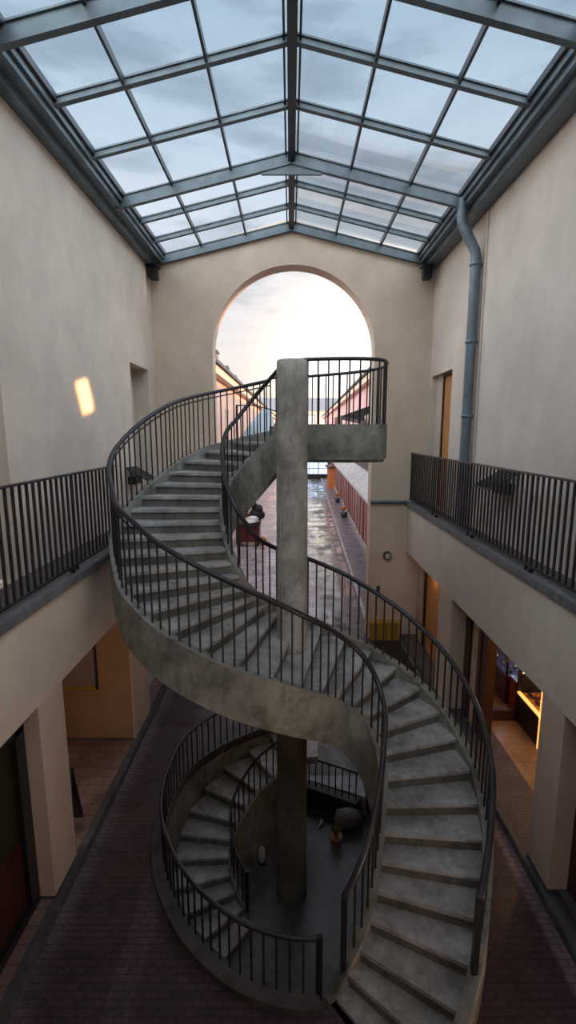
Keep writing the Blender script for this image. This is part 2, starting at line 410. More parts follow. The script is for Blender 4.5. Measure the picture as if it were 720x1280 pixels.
for s in (-1, 1):
    xi, xo = s*2.72+.02, (XL if s < 0 else XR)-s*.0
    MB().box(s*2.74+.02, xo, Y0, YF, 8.44, 8.60).box(s*2.70+.02, s*2.76+.02, Y0, YF, 8.52, 8.70).build('eave_beam', 'steel', roof)
    MB().box(s*2.86, xo, Y0, YF, 8.34, 8.44).build('gutter', 'steel', roof)
    MB().box(s*2.66+.02, s*2.70+.02, Y0, YF, 8.60, 8.68).build('eave_flashing', 'steel_dark', roof)
g = MB()
for s in (-1, 1):
    xe = s*2.76+.02
    g.add([(.02,Y0,ZR+.02),(xe,Y0,8.66),(xe,YF,8.66),(.02,YF,ZR+.02)], [(0,1,2,3)])
g.build('glass', 'skyglass', roof)
MB().box(XL, XR, Y0, .85, 2.6, ZB).build('floor_gallery_blocker', 'gallery', None, 'structure')  # unseen slab under the camera, added to block light to the near floor
for s, lab in ((-1, 'black steel bracket box under the left end of the glass roof'), (1, 'black steel bracket box under the right end of the glass roof')):
    x = s*2.86
    tag(MB().box(x-.09, x+.09, YF-.34, YF-.14, 8.06, 8.36, .012).box(x-.12, x+.12, YF-.38, YF-.1, 8.3, 8.345).build('roof_bracket', 'black'), lab, 'bracket')

# ------------------------------------------------------------------ concrete column
cx, cy = .02, 5.67
colm = thing('round_column', (cx, cy, PZ), 'tall round grey concrete column in the middle of the staircase', 'column')
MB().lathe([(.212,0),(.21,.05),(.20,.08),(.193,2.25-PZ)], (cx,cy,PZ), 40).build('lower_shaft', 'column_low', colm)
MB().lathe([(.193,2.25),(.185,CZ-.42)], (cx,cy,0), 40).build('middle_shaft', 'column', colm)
MB().lathe([(.178,CZ-.42),(.184,CZ-.405),(.180,CZ+.7),(.176,5.70),(.165,5.715)], (cx,cy,0), 40).build('upper_shaft', 'column', colm)

# ------------------------------------------------------------------ main staircase
A = [(-.35,8.58),(-1.0,8.66),(-1.48,8.36),(-1.74,7.83),(-1.88,7.37),(-2.02,7.05),(-2.14,6.78),(-2.22,6.52),(-2.26,6.25),(-2.23,5.98),(-2.13,5.70),(-2.0,5.43),(-1.86,5.18),(-1.62,4.95),
     (-1.33,4.75),(-.97,4.61),(-.6,4.55),(-.22,4.57),(.08,4.66),(.30,4.80),(.48,4.95),(.65,5.06),(.82,5.10),(.95,5.04),(1.02,4.88),(1.03,4.67),(.98,4.46),(.93,4.27),(.87,4.09),(.80,3.92),(.72,3.77),
     (.61,3.63),(.50,3.54),(.39,3.47),(.28,3.41)]
B = [(-.14,7.02),(-.33,7.2),(-.51,7.28),(-.67,7.24),(-.80,7.1),(-.91,6.92),(-.95,6.73),(-.95,6.55),(-.92,6.38),(-.87,6.22),(-.82,6.06),(-.74,5.94),(-.64,5.88),(-.53,5.88),(-.42,5.94),(-.30,6.06),(-.14,6.2),
     (.12,6.33),(.43,6.37),(.76,6.31),(1.1,6.2),(1.42,6.02),(1.68,5.76),(1.86,5.46),(1.97,5.14),(2.02,4.8),(2.0,4.48),(1.94,4.18),(1.83,3.9),(1.7,3.63),(1.54,3.36),(1.37,3.13),(1.2,2.93),(1.02,2.76),(.84,2.62)]
RZ = .147
def zk(k): return CZ-.02-RZ*k
NST = 33
stair = thing('spiral_staircase', (.3, 4.2, 0), 'large curving concrete staircase winding past the round column', 'staircase')
def step(k):
    mb = MB(); q = [k-1+j/4 for j in range(5)] if k > 0 else [0,.02]
    pa = [cr(A, t) for t in q]; pb = [cr(B, t) for t in q]; z = zk(k)
    # slightly overhanging nosing
    d = Vector(pa[-1])-Vector(pb[-1]); nrm = Vector((d.y, -d.x)).normalized()
    fwd = (Vector(cr(A, min(34, k+.2)))+Vector(cr(B, min(34, k+.2)))-Vector(pa[-1])-Vector(pb[-1]))
    if nrm.dot(fwd) < 0: nrm = -nrm
    top = [tuple(p) for p in pa]+[tuple(Vector(pa[-1])+nrm*.022), tuple(Vector(pb[-1])+nrm*.022)]+[tuple(p) for p in pb[::-1]]
    mb.prism(top, z-.042, z)
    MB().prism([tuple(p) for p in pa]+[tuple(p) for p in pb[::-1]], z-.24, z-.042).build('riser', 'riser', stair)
    return mb.build('tread', 'tread', stair)
for k in range(1, NST+1): step(k)
dA = [(0,.50),(19,.52),(21,.62),(23,.82),(27,.9),(34,.9)]
dB = [(0,.55),(2,.72),(10,.72),(14,.5),(34,.5)]
def edge_pts(P, ks): return [cr(P, k) for k in ks]
def ribbon(P, Q, k0, k1, w, up, dtab, name, other=None):
    # curb / fascia: thickness w measured towards outside of the stair
    ks = [k0+(k1-k0)*i/((k1-k0)*5) for i in range(int((k1-k0)*5)+1)]
    vs = []
    for k in ks:
        p = Vector(cr(P, k)); q = Vector(cr(Q, k)); e = .05
        t = (Vector(cr(P, min(34, k+e)))-Vector(cr(P, max(0, k-e)))).normalized(); n = Vector((-t.y, t.x))
        if n.dot(p-q) < 0: n = -n
        z = zk(k); lo = max(z-interp(dtab, k), .0 if k > 27 else -9)
        vs += [(*(p-n*.03), z+up), (*(p+n*w), z+up), (*(p+n*w), lo), (*(p-n*.03), lo)]
    m = len(ks); fs = [(i*4+j, i*4+(j+1)%4, (i+1)*4+(j+1)%4, (i+1)*4+j) for i in range(m-1) for j in range(4)]
    fs += [(0,1,2,3), ((m-1)*4+3,(m-1)*4+2,(m-1)*4+1,(m-1)*4)]
    return MB().add(vs, fs).build(name, 'concrete', stair)
ribbon(A, B, 0, 33.6, .07, .045, dA, 'outer_stringer')
ribbon(B, A, 0, 33.6, .07, .045, dB, 'inner_stringer')
# soffit slab
ks = [i/4 for i in range(4*33+3)]; vs = []
for k in ks:
    p = cr(A, k); q = cr(B, k); z = zk(k); g0 = 0 if k > 27 else -9
    la, lb = z-interp(dA, k)+.04, z-interp(dB, k)+.04
    vs += [(*p, max(z-.2, g0)), (*q, max(z-.2, g0)), (*q, max(lb, g0)), (*p, max(la, g0))]
m = len(ks); MB().add(vs, [(i*4+j, i*4+(j+1)%4, (i+1)*4+(j+1)%4, (i+1)*4+j) for i in range(m-1) for j in range(4)]+[(0,1,2,3), ((m-1)*4+3,(m-1)*4+2,(m-1)*4+1,(m-1)*4)]).build('soffit', 'concrete', stair)
# top landing
LP = [(-.14,7.02),(-.08,6.72),(.12,6.46),(.45,6.36),(.85,6.34),(1.15,6.42),(1.29,6.66),(1.33,7.05),(1.24,7.45),(.98,7.78),(.6,8.1),(.15,8.4),(-.35,8.58)]
LPs = [cr(LP, i/4) for i in range(4*(len(LP)-1)+1)]
MB().prism(LPs, CZ-.40, CZ-.02).build('landing', 'concrete', stair)
vs = []
for i, p in enumerate(LPs):
    t = (Vector(LPs[min(i+1,len(LPs)-1)])-Vector(LPs[max(i-1,0)])).normalized(); n = Vector((t.y,-t.x))
    p = Vector(p); vs += [(*(p-n*.06), CZ+.10), (*(p+n*.03), CZ+.10), (*(p+n*.03), CZ-.36), (*(p-n*.06), CZ-.36)]
m = len(LPs); MB().add(vs, [(i*4+j, i*4+(j+1)%4, (i+1)*4+(j+1)%4, (i+1)*4+j) for i in range(m-1) for j in range(4)]+[(0,1,2,3), ((m-1)*4+3,(m-1)*4+2,(m-1)*4+1,(m-1)*4)]).build('landing_edge', 'concrete', stair)
MB().box(cx-.14, cx+.14, cy+.12, 7.0, CZ-.34, CZ-.03).box(cx-.12, cx+.12, cy+.1, 6.3, zk(17)-.45, zk(17)-.2).build('beam', 'concrete', stair)

def curve_railing(label, path, tops, post=(), sub=None, group=None, spacing=.118, rr=.03, close=None, bal=.0115, name='stair_railing'):
    """path: base points (x,y,z); tops: rail heights above them."""
    base = path[0]
    t = thing(name, (path[-1][0], path[-1][1], min(p[2] for p in path)), label, 'railing', group)
    top = [(p[0], p[1], p[2]+h) for p, h in zip(path, tops)]
    if 'end' in post: top.append((top[-1][0], top[-1][1], top[-1][2]-.001))
    MB().tube(top, rr, 10).build('handrail', 'iron_rail', t)
    if sub:
        a, b, dz = sub; MB().tube([(p[0],p[1],p[2]-dz) for p in top[a:b]], .012, 6).build('lower_rail', 'iron', t)
    # balusters by arc length
    acc = 0; nxt = spacing*.6; last = None
    for i in range(len(path)-1):
        a = Vector(path[i]); b = Vector(path[i+1]); d = (Vector(a[:2])-Vector(b[:2])).length
        while acc+d >= nxt:
            f = (nxt-acc)/d; p = a.lerp(b, f); h = tops[i]+(tops[i+1]-tops[i])*f
            MB().tube([(p.x,p.y,p.z-.01), (p.x,p.y,p.z+h)], bal, 6).build('baluster', 'iron', t); nxt += spacing
        acc += d
    for w in post:
        i = 0 if w == 'start' else -1; p = path[i]; h = tops[i]
        MB().tube([(p[0],p[1],p[2]-.04), (p[0],p[1],p[2]+h+.02)], .034, 4, square=True).build('post', 'black', t)
    return t
def epath(P, Q, k0, k1, off=.02):
    out = []
    n = int((k1-k0)*4)
    for i in range(n+1):
        k = k0+(k1-k0)*i/n; p = Vector(cr(P, k)); q = Vector(cr(Q, k))
        t = (Vector(cr(P, min(34, k+.05)))-Vector(cr(P, max(0, k-.05)))).normalized(); nn = Vector((-t.y,t.x))
        if nn.dot(p-q) < 0: nn = -nn
        p = p+nn*off; out.append((p.x, p.y, zk(k)+.045, k))
    return out
hA = [(0,.86),(4,.93),(10,.9),(13,.95),(16,.88),(18,.80),(21,.74),(24,.66),(27,.68),(30,.76),(32.3,.74)]
hB = [(0,.86),(4,.74),(11,.74),(14,.72),(17,.82),(19,.84),(22,.72),(25,.68),(30.3,.7)]
pa = epath(A, B, 0, 32.2); pb = epath(B, A, 0, 30.2)
curve_railing('black curved stair railing sweeping down from left to the centre', [p[:3] for p in pa], [interp(hA, p[3]) for p in pa], ('end',), (0, 52, .085))
curve_railing('black curved stair railing passing behind the column and down the right side', [p[:3] for p in pb], [interp(hB, p[3]) for p in pb], ('end',))
lp = [(p[0], p[1], CZ+.10) for p in LPs]
curve_railing('black railing round the raised top landing', lp, [.82]*len(lp), (), None, spacing=.135, rr=.024)

# ------------------------------------------------------------------ lower flight into the pit
OUT = [(0,7.48),(-.34,7.34),(-.68,7.10),(-1.05,6.84),(-1.31,6.53),(-1.48,6.22),(-1.56,5.92),(-1.56,5.62),(-1.5,5.3),(-1.42,5.0),(-1.26,4.68),(-1.05,4.4)]
INN = [(.2,6.62),(0.0,6.56),(-.25,6.48),(-.48,6.34),(-.64,6.17),(-.76,6.0),(-.83,5.83),(-.84,5.66),(-.80,5.50),(-.72,5.36),(-.61,5.24),(-.47,5.14)]
R2 = .1125
low = thing('pit_staircase', (-1.1, 5.7, PZ), 'small dark concrete stair curving down into the round pit', 'staircase')
for k in range(1, 12):
    z = -R2*k; mb = MB(); q = [k-1+j/4 for j in range(5)]; po = [cr(OUT, t) for t in q]; pi = [cr(INN, t) for t in q]
    mb.prism(po+pi[::-1], z-.035, z); MB().prism(po+pi[::-1], max(PZ, z-.5), z-.035).build('riser', 'riser', low)
    mb.build('tread', 'tread', low)
vs = []; ks = [i/4 for i in range(0, 42)]
for k in ks:
    p = Vector(cr(INN, k)); q = Vector(cr(OUT, k)); n = (p-q).normalized(); z = -R2*k+.03
    vs += [(*p, z), (*(p+n*.07), z), (*(p+n*.07), PZ), (*p, PZ)]
m = len(ks); MB().add(vs, [(i*4+j, i*4+(j+1)%4, (i+1)*4+(j+1)%4, (i+1)*4+j) for i in range(m-1) for j in range(4)]+[(0,1,2,3), ((m-1)*4+3,(m-1)*4+2,(m-1)*4+1,(m-1)*4)]).build('inner_wall', 'concrete', low)
MB().prism([(0,7.48),(.2,6.62),(.42,6.64),(.45,7.48)], -.12, -.0).build('entry_slab', 'tread', low)
ip = []
for k in ks[4:]:
    p = Vector(cr(INN, k)); q = Vector(cr(OUT, k)); n = (p-q).normalized()*.035; ip.append((p.x+n.x, p.y+n.y, -R2*k+.03))
curve_railing('short black inner railing of the small pit stair', ip, [.55]*len(ip), ('end',), rr=.02, spacing=.11)

# ring coping and ring railing
ring = [(.0,7.5)]+HOLE[9:]+[HOLE[0]]
rs = [cr(ring, i/4) for i in range(4*(len(ring)-1)-1)]
vs = []
for i, p in enumerate(rs):
    t = (Vector(rs[min(i+1,len(rs)-1)])-Vector(rs[max(i-1,0)])).normalized(); n = Vector((t.y,-t.x)); p = Vector(p)
    if n.dot(p-Vector((0,5.4))) < 0: n = -n
    vs += [(*(p-n*.03), .07), (*(p+n*.13), .07), (*(p+n*.13), -.02), (*(p-n*.03), -.02)]
m = len(rs)
tag(MB().add(vs, [(i*4+j, i*4+(j+1)%4, (i+1)*4+(j+1)%4, (i+1)*4+j) for i in range(m-1) for j in range(4)]+[(0,1,2,3), ((m-1)*4+3,(m-1)*4+2,(m-1)*4+1,(m-1)*4)]).build('pit_kerb', 'kerb'), 'round dark stone kerb around the edge of the pit', 'kerb')
curve_railing('round black railing around the pit standing on its kerb', [(p[0],p[1],.07) for p in rs], [.56]*len(rs), ('end',), rr=.022, name='pit_railing')
bk = [(.2+.95*i/18, 7.43-.46*i/18) for i in range(19)]
tag(MB().prism([(p[0],p[1]) for p in bk]+[(p[0]-.1,p[1]-.12) for p in bk[::-1]], PZ, -1.0).build('low_kerb', 'kerb'), 'low kerb at the back of the pit floor right of the column', 'kerb')
curve_railing('short black railing at the back of the pit right of the column', [(p[0]-.05,p[1]-.06,-1.0) for p in bk], [.5]*len(bk), ('start',), rr=.018, name='pit_railing')

# things on the pit floor
tag(MB().blob((.92,6.78,PZ+.15), (.23,.17,.17), .13, 2, 4).build('rock', 'rock'), 'rounded grey rock on the pit floor by the back kerb', 'rock')
pt = thing('potted_plant', (.70, 6.42, PZ), 'clay pot with dry yellowish plant on the pit floor', 'plant')
MB().lathe([(.07,0),(.10,.16),(.105,.17),(.085,.17)], (.70,6.42,PZ), 18).build('pot', 'clay', pt)
mb = MB()
for i in range(14):
    a = random.uniform(0, 6.28); r = random.uniform(.03,.11); h = random.uniform(.12,.28)
    mb.tube([(.70,6.42,PZ+.15),(.70+math.cos(a)*r*.5,6.42+math.sin(a)*r*.5,PZ+.15+h*.7),(.70+math.cos(a)*r,6.42+math.sin(a)*r,PZ+.15+h)], [.01,.02,.004], 5)
mb.build('foliage', 'leaf', pt)
bl = thing('bollard_lamp', (-.42, 6.12, PZ), 'small pale glass bollard lamp left of the column on the pit floor', 'lamp')
MB().lathe([(.055,0),(.06,.03),(.05,.05)], (-.42,6.12,PZ), 16).build('base', 'iron', bl)
MB().lathe([(.048,.05),(.055,.1),(.055,.2),(.04,.26),(.01,.28)], (-.42,6.12,PZ), 16).build('lamp_glass', 'lampglass', bl)
tag(MB().tube([(.46,6.75,PZ+.03),(.5,6.83,PZ+.05),(.52,6.9,PZ+.03)], [.012,.03,.01], 6).build('paper_scrap', 'white'), 'crumpled white paper scrap on the pit floor', 'litter')

# ------------------------------------------------------------------ downpipe
dp = thing('downpipe', (XR-.11, 8.3, ZB), 'blue grey downpipe running down the right wall', 'pipe')
px = XR-.11
MB().tube([(2.74,8.33,8.56),(2.74,8.33,8.28),(2.75,8.32,8.2),(2.86,8.31,7.98),(2.97,8.3,7.78),(px,8.3,7.68),(px,8.3,ZB+.01)], .083, 14).build('pipe', 'pipe', dp)
for z in (7.55, 6.35, 5.15): MB().lathe([(.083,0),(.098,.005),(.098,.05),(.083,.055)], (px,8.3,z), 16).box(px, XR+.01, 8.28, 8.32, z+.01, z+.045).build('clamp', 'pipe', dp)
MB().tube([(XR-.02,8.12,8.3),(XR-.02,8.12,ZB+.3)], .01, 6).build('cable', 'plaster', dp)

# ------------------------------------------------------------------ doors in the upper walls
d = struct('door_1', (XR+.2, 10.1, ZB))
MB().box(XR+.13, XR+.19, 9.5, 10.36, ZB, 6.1).build('door_leaf', 'orange_wood', d)
MB().box(XR+.10, XR+.14, 10.32, 10.38, ZB, 6.1).box(XR+.10, XR+.14, 9.5, 10.32, 6.04, 6.1).build('door_frame', 'red_wood', d)
MB().box(XR+.12, XR+.34, 10.38, 10.86, ZB, 6.12).build('wall_right_reveal', 'plaster', None, 'structure')

def lattice(name, label, c, s):
    # black wall fitting: box on the wall with a tilted pierced lattice leaf
    x, y, z = c; t = thing(name, (x, y, z-.2), label, 'light fitting')
    MB().box(x-s*.0, x-s*.16, y-.17, y+.2, z-.17, z-.02, .01).build('housing', 'black', t)
    mb = MB(); n = 7
    P = lambda u, v: (x-s*(.02+.36*u), y+.30-.62*v+.1*u, z+.13-.24*u+.02*v)
    for i in range(n+1):
        q = i/n; mb.tube([P(q,0), P(q,1)], .010, 4); mb.tube([P(0,q), P(1,q)], .010, 4)
        if i < n:
            for j in range(n):
                if (i+j) % 2 == 0: mb.tube([P(q,j/n), P((i+1)/n,(j+1)/n)], .012, 4)
                if (i*3+j) % 4 == 1: a = P((i+.5)/n,(j+.5)/n); mb.blob(a, (.028,.028,.012), .1, 1, i)
    mb.build('lattice', 'iron', t)
    MB().tube([(x,y+.1,z-.02),(x-s*.2,y+.08,z-.01),(x-s*.3,y+.05,z-.1)], .014, 6).tube([(x,y-.12,z+.1),(x-s*.14,y-.12,z-.02)], .012, 6).build('bracket', 'black', t)
lattice('wall_lamp', 'black lattice wall fitting on right wall behind the railing', (XR, 6.75, 4.22), 1)
lattice('wall_lamp', 'black lattice wall fitting on left wall behind the stair railing', (XL, 9.0, 4.12), -1)

# trims of the far wall
MB().tube([(1.84,YF-.035,ZB+.01),(ER,YF-.035,ZB+.01)], .04, 8).box(1.84, ER, YF-.03, YF, ZB-.03, ZB+.02).build('trim_3', 'steel', None, 'structure')
MB().box(EL, -1.70, YF-.06, YF, ZB-.05, ZB+.02).build('trim_4', 'steel', None, 'structure')
wlamp = thing('round_wall_light', (2.32, YF, 1.95), 'small round metal wall light right of the archway', 'light fitting')
mb = MB(); seg = 18
def disc(mb, x, z, y0, y1, r):
    vs = [(x+r*math.cos(2*PI*j/seg), y, z+r*math.sin(2*PI*j/seg)) for y in (y0,y1) for j in range(seg)]
    mb.add(vs, [tuple(range(seg)), tuple(range(seg,2*seg))[::-1]]+[(j,(j+1)%seg,(j+1)%seg+seg,j+seg) for j in range(seg)])
disc(mb, 2.27, 2.05, YF-.06, YF, .10); mb.build('body', 'steel_dark', wlamp)
mb = MB(); disc(mb, 2.27, 2.05, YF-.085, YF-.06, .06); mb.build('lens', 'lampglass', wlamp)
tag(MB().box(2.05, 2.12, YF-.02, YF, 1.1, 1.3).tube([(2.085,YF-.02,1.2),(2.085,YF-.1,1.18),(2.085,YF-.12,1.28),(2.1,YF-.1,1.34)], .014, 6).build('wall_hook', 'steel_dark'), 'dark metal hook on the far wall above the yellow box', 'hook')
yb = thing('yellow_box', (2.27, YF-.1, 0), 'mustard yellow painted box against the far wall below the hook', 'box')
MB().box(1.92, 2.58, YF-.16, YF, 0, .42, .012).build('body', 'yellow', yb)
MB().box(1.90, 2.60, YF-.18, YF, .42, .45).build('lid', 'yellow', yb)
for i in range(3): MB().box(2.05+i*.22, 2.065+i*.22, YF-.168, YF-.155, .03, .4).build('seam', 'olive', yb)
tag(MB().box(1.95, 2.6, 8.3, 10.7, .0, .018).build('floor_shade_patch', 'black'), 'long black shade patch on the floor in front of the yellow box', 'shade patch')  # thin black sheet stands in for shade on the floor

# ------------------------------------------------------------------ pillars of the arcades
def pillar(label, x0, x1, y0, y1, zt, m='pillar'):
    t = thing('pillar', ((x0+x1)/2, (y0+y1)/2, 0), label, 'pillar')
    MB().box(x0, x1, y0, y1, -.02, zt).build('shaft', m, t)
    MB().box(x0-.008, x1+.008, y0-.012, y1+.012, 0, .14).build('plinth', 'kerb', t)
    return t
pillar('nearest cream pillar under the left balcony', EL-.22, EL, 4.28, 4.78, SL)
wp_ = pillar('wide ochre pillar with a framed picture, under the left balcony', -3.9, EL-.02, 6.9, 7.7, SL, 'ochre')
MB().box(EL-.02, EL, 6.9, 7.7, -.02, SL).build('lit_side', 'pillar', wp_)  # lighter copy of the plaster on the side facing the courtyard light

pillar('pale pillar under the left balcony beside the archway', -2.75, EL-.01, 10.3, YF, SL)
pillar('nearest cream pillar under the right balcony', ER+.01, 3.02, 4.35, 4.78, SR)
pillar('pale pink pillar under the right balcony near the far corner', ER+.01, 3.02, 7.72, 8.4, SR)
# left arcade back walls
MB().box(-4.0, -3.8, 4.3, YF, 0, SL).box(-4.0, -2.62, Y0, 2.9, 0, SL).build('wall_left_arcade', 'plaster_low', None, 'structure')
# left shop door
d = struct('door_2', (-2.66, 3.6, .11))
MB().box(-2.74, -2.60, 4.12, 4.27, .1, SL).box(-2.74, -2.60, 2.9, 3.02, .1, SL).box(-2.74, -2.60, 2.9, 4.27, 2.05, SL).box(-2.74,-2.6,3.02,4.12,.1,.2).build('door_frame', 'black', d)
MB().box(-2.70, -2.65, 3.02, 4.12, .2, .98, .006).box(-2.64, -2.66, 3.1, 4.04, .3, .9, .006).build('lower_panel', 'red_wood', d)
MB().box(-2.69, -2.66, 3.02, 4.12, .98, 2.05).build('glass', 'olive', d)
# framed picture on the wide ochre pillar
pf = thing('framed_picture', (-3.1, 6.89, .98), 'gold framed picture on the wide ochre pillar', 'picture')
X0, X1, z0, z1 = -3.75, -2.98, .98, 2.1
MB().box(X0, X1, 6.86, 6.9, z0, z0+.05).box(X0, X1, 6.86, 6.9, z1-.05, z1).box(X0, X0+.03, 6.86, 6.9, z0, z1).build('frame', 'gold', pf)
MB().box(X1-.025, X1, 6.86, 6.9, z0, z1).build('frame_side', 'black', pf)
MB().box(X0+.03, X1-.02, 6.88, 6.9, z0+.05, z1-.05).build('canvas', 'canvas', pf)
# black board leaning behind the near left pillar
ab = thing('sandwich_board', (-2.75, 5.2, .11), 'black folding board on the tiles behind the near left pillar', 'board')
MB().add([(-2.86,5.02,.11),(-2.62,5.02,.11),(-2.62,5.14,.92),(-2.86,5.14,.92),(-2.86,5.05,.11),(-2.62,5.05,.11),(-2.62,5.17,.92),(-2.86,5.17,.92)], [(0,1,2,3),(7,6,5,4),(0,4,5,1),(1,5,6,2),(2,6,7,3),(3,7,4,0)]).build('front_leaf', 'black', ab)
MB().add([(-2.86,5.34,.11),(-2.62,5.34,.11),(-2.62,5.18,.92),(-2.86,5.18,.92),(-2.86,5.37,.11),(-2.62,5.37,.11),(-2.62,5.2,.92),(-2.86,5.2,.92)], [(0,1,2,3),(7,6,5,4),(0,4,5,1),(1,5,6,2),(2,6,7,3),(3,7,4,0)]).build('rear_leaf', 'black', ab)
# blue window beyond the wide pillar
w = struct('window_1', (-2.72, 9.1, .3))
MB().box(-2.80, -2.70, 7.72, 10.28, .11, .5).build('window_base', 'bluegrey', w)
MB().box(-2.78, -2.72, 7.72, 10.28, .5, SL).build('pane', 'bluewin', w)
MB().box(-2.80, -2.69, 8.55, 8.62, .5, SL).box(-2.80, -2.69, 9.45, 9.52, .5, SL).box(-2.80, -2.69, 7.72, 10.28, .5, .56).build('window_frame', 'bluegrey', w)

# ------------------------------------------------------------------ right arcade / shops
MB().box(3.02, 3.12, 7.22, 7.72, 0, SR).box(3.02, 3.12, 8.4, 9.0, 0, SR).box(3.02, 3.12, 10.4, YF, 0, SR).build('wall_right_arcade', 'plaster_low', None, 'structure')
d = struct('door_3', (3.06, 9.7, .09))
MB().box(3.05, 3.09, 9.0, 10.4, .09, SR).build('door_leaf', 'orange_wood', d)
MB().box(3.0, 3.05, 9.0, 9.1, .09, SR).box(3.0, 3.05, 10.3, 10.4, .09, SR).box(3.03, 3.05, 9.25, 9.3, .4, .9).build('door_frame', 'red_wood', d)
d = struct('door_4', (3.05, 7.0, .09))
MB().box(3.0, 3.14, 6.84, 7.0, .09, SR).box(3.02, 3.12, 7.0, 7.1, .09, SR).box(3.0, 3.14, 7.1, 7.22, .09, SR).build('door_frame', 'brown_wood', d)
MB().box(2.98, 3.05, 7.5, 7.72, .09, SR).build('trim_5', 'red_wood', None, 'structure')
d = struct('door_5', (3.0, 3.7, .09))
MB().box(2.92, 3.06, 4.18, 4.35, .09, SR).box(2.92, 3.06, 2.8, 2.95, .09, SR).box(2.92,3.06,2.95,4.18,1.95,SR).build('door_frame', 'red_wood', d)
MB().box(2.96, 3.02, 2.95, 4.18, .09, .95, .006).box(2.94, 2.97, 3.1, 4.05, .22, .82, .006).build('lower_panel', 'olive', d)
MB().box(2.97, 3.0, 2.95, 4.18, .95, 1.95).build('glass', 'olive', d)
MB().box(KR+.16, 2.92, 3.0, 4.33, .09, .16, .01).build('trim_6', 'kerb', None, 'structure')
# shop interior shell
MB().box(5.5, 5.6, 3.0, 10.9, 0, SR).box(3.12, 5.6, 10.6, 10.7, 0, SR).box(3.06, 5.6, 3.0, 3.1, 0, SR).build('wall_shop', 'plaster_low', None, 'structure')
MB().box(4.55, 5.6, 7.46, 7.56, 0, SR).build('wall_shop_partition', 'plaster_low', None, 'structure')
MB().box(3.14, 4.0, 7.46, 7.58, .09, .26, .008).box(3.14, 4.0, 7.43, 7.46, .09, .17).build('trim_7', 'brown_wood', None, 'structure')
dc = thing('display_case', (4.1, 8.7, .092), 'dark red glass display case glowing blue inside the shop', 'display case')
MB().box(3.84, 4.35, 7.95, 9.6, .092, .62, .006).build('base', 'purple', dc)
MB().box(3.86, 4.35, 7.935, 7.95, .1, .62).build('end_panel', 'red', dc)
MB().box(3.86, 4.33, 7.96, 9.59, 1.1, 1.115).box(3.86, 3.87, 7.96, 9.59, .62, 1.1).box(3.87, 4.32, 7.96, 7.97, .62, 1.1).build('glass', 'glass', dc)
MB().box(3.84, 3.87, 7.94, 7.97, .62, 1.12).box(4.32, 4.35, 7.94, 7.97, .62, 1.12).box(3.84,3.87,9.57,9.6,.62,1.12).build('frame', 'black', dc)
MB().box(4.0, 4.02, 8.0, 9.5, 1.06, 1.08).build('light_strip', 'bluelight', dc)
rd = random.Random(3)
v0 = None
for i in range(10):
    y = 8.1+i*.145; x = 3.98+(i % 2)*.16; r = rd.uniform(.03,.05)
    o = tag(MB().lathe([(r,.0),(r*1.2,.03),(r*.5,.06),(r*.3,.11)], (x,y,.62), 12).build('silver_ornament', 'silver'), 'small silver ornament inside the blue lit display case', 'ornament', 'silver ornaments in the glass display case')
ct = thing('counter', (4.1, 7.15, .092), 'black shop counter with warm lit trays on top', 'counter')
MB().box(3.82, 4.45, 6.72, 7.42, .092, .60, .006).build('body', 'black', ct)
MB().box(3.80, 3.84, 6.70, 7.44, .60, .64).build('lit_edge', 'warmlight', ct)
MB().box(3.80, 3.84, 6.68, 6.72, .1, 1.25).build('lit_post', 'warmlight', ct)
MB().box(3.84, 4.45, 6.70, 7.44, .60, .62).build('top', 'orange_wood', ct)
MB().box(3.84, 4.3, 7.40, 7.43, .62, .95).box(3.80,3.84,7.41,7.45,.09,1.5).build('back_frame', 'black', ct)
for i in range(3):
    y = 6.83+i*.22
    t = thing('tray', (4.02, y, .62), 'round dark tray of glazed pastries on the black counter', 'tray', 'trays on the black shop counter')
    MB().lathe([(.06,0),(.10,.02),(.105,.03),(.09,.03),(.05,.012)], (4.02,y,.62), 18).build('dish', 'purple', t)
    mb = MB()
    for j in range(5): a = j*1.256; mb.blob((4.02+.045*math.cos(a), y+.045*math.sin(a), .66), (.028,.022,.018), .1, 1, j)
    mb.build('pastries', 'bread', t)
bs = thing('glass_bowl', (4.1, 7.68, .62), 'round silver bowl glowing warm between case and counter', 'bowl')
MB().box(3.86, 4.4, 7.60, 7.84, .092, .70).build('stand', 'red', bs)
MB().lathe([(.05,.70),(.12,.74),(.15,.82),(.14,.82),(.10,.75)], (4.08,7.72,0), 20).build('bowl', 'silver', bs)
MB().blob((4.08,7.72,.80), (.05,.05,.05), 0, 2).build('bulb', 'bulb', bs)

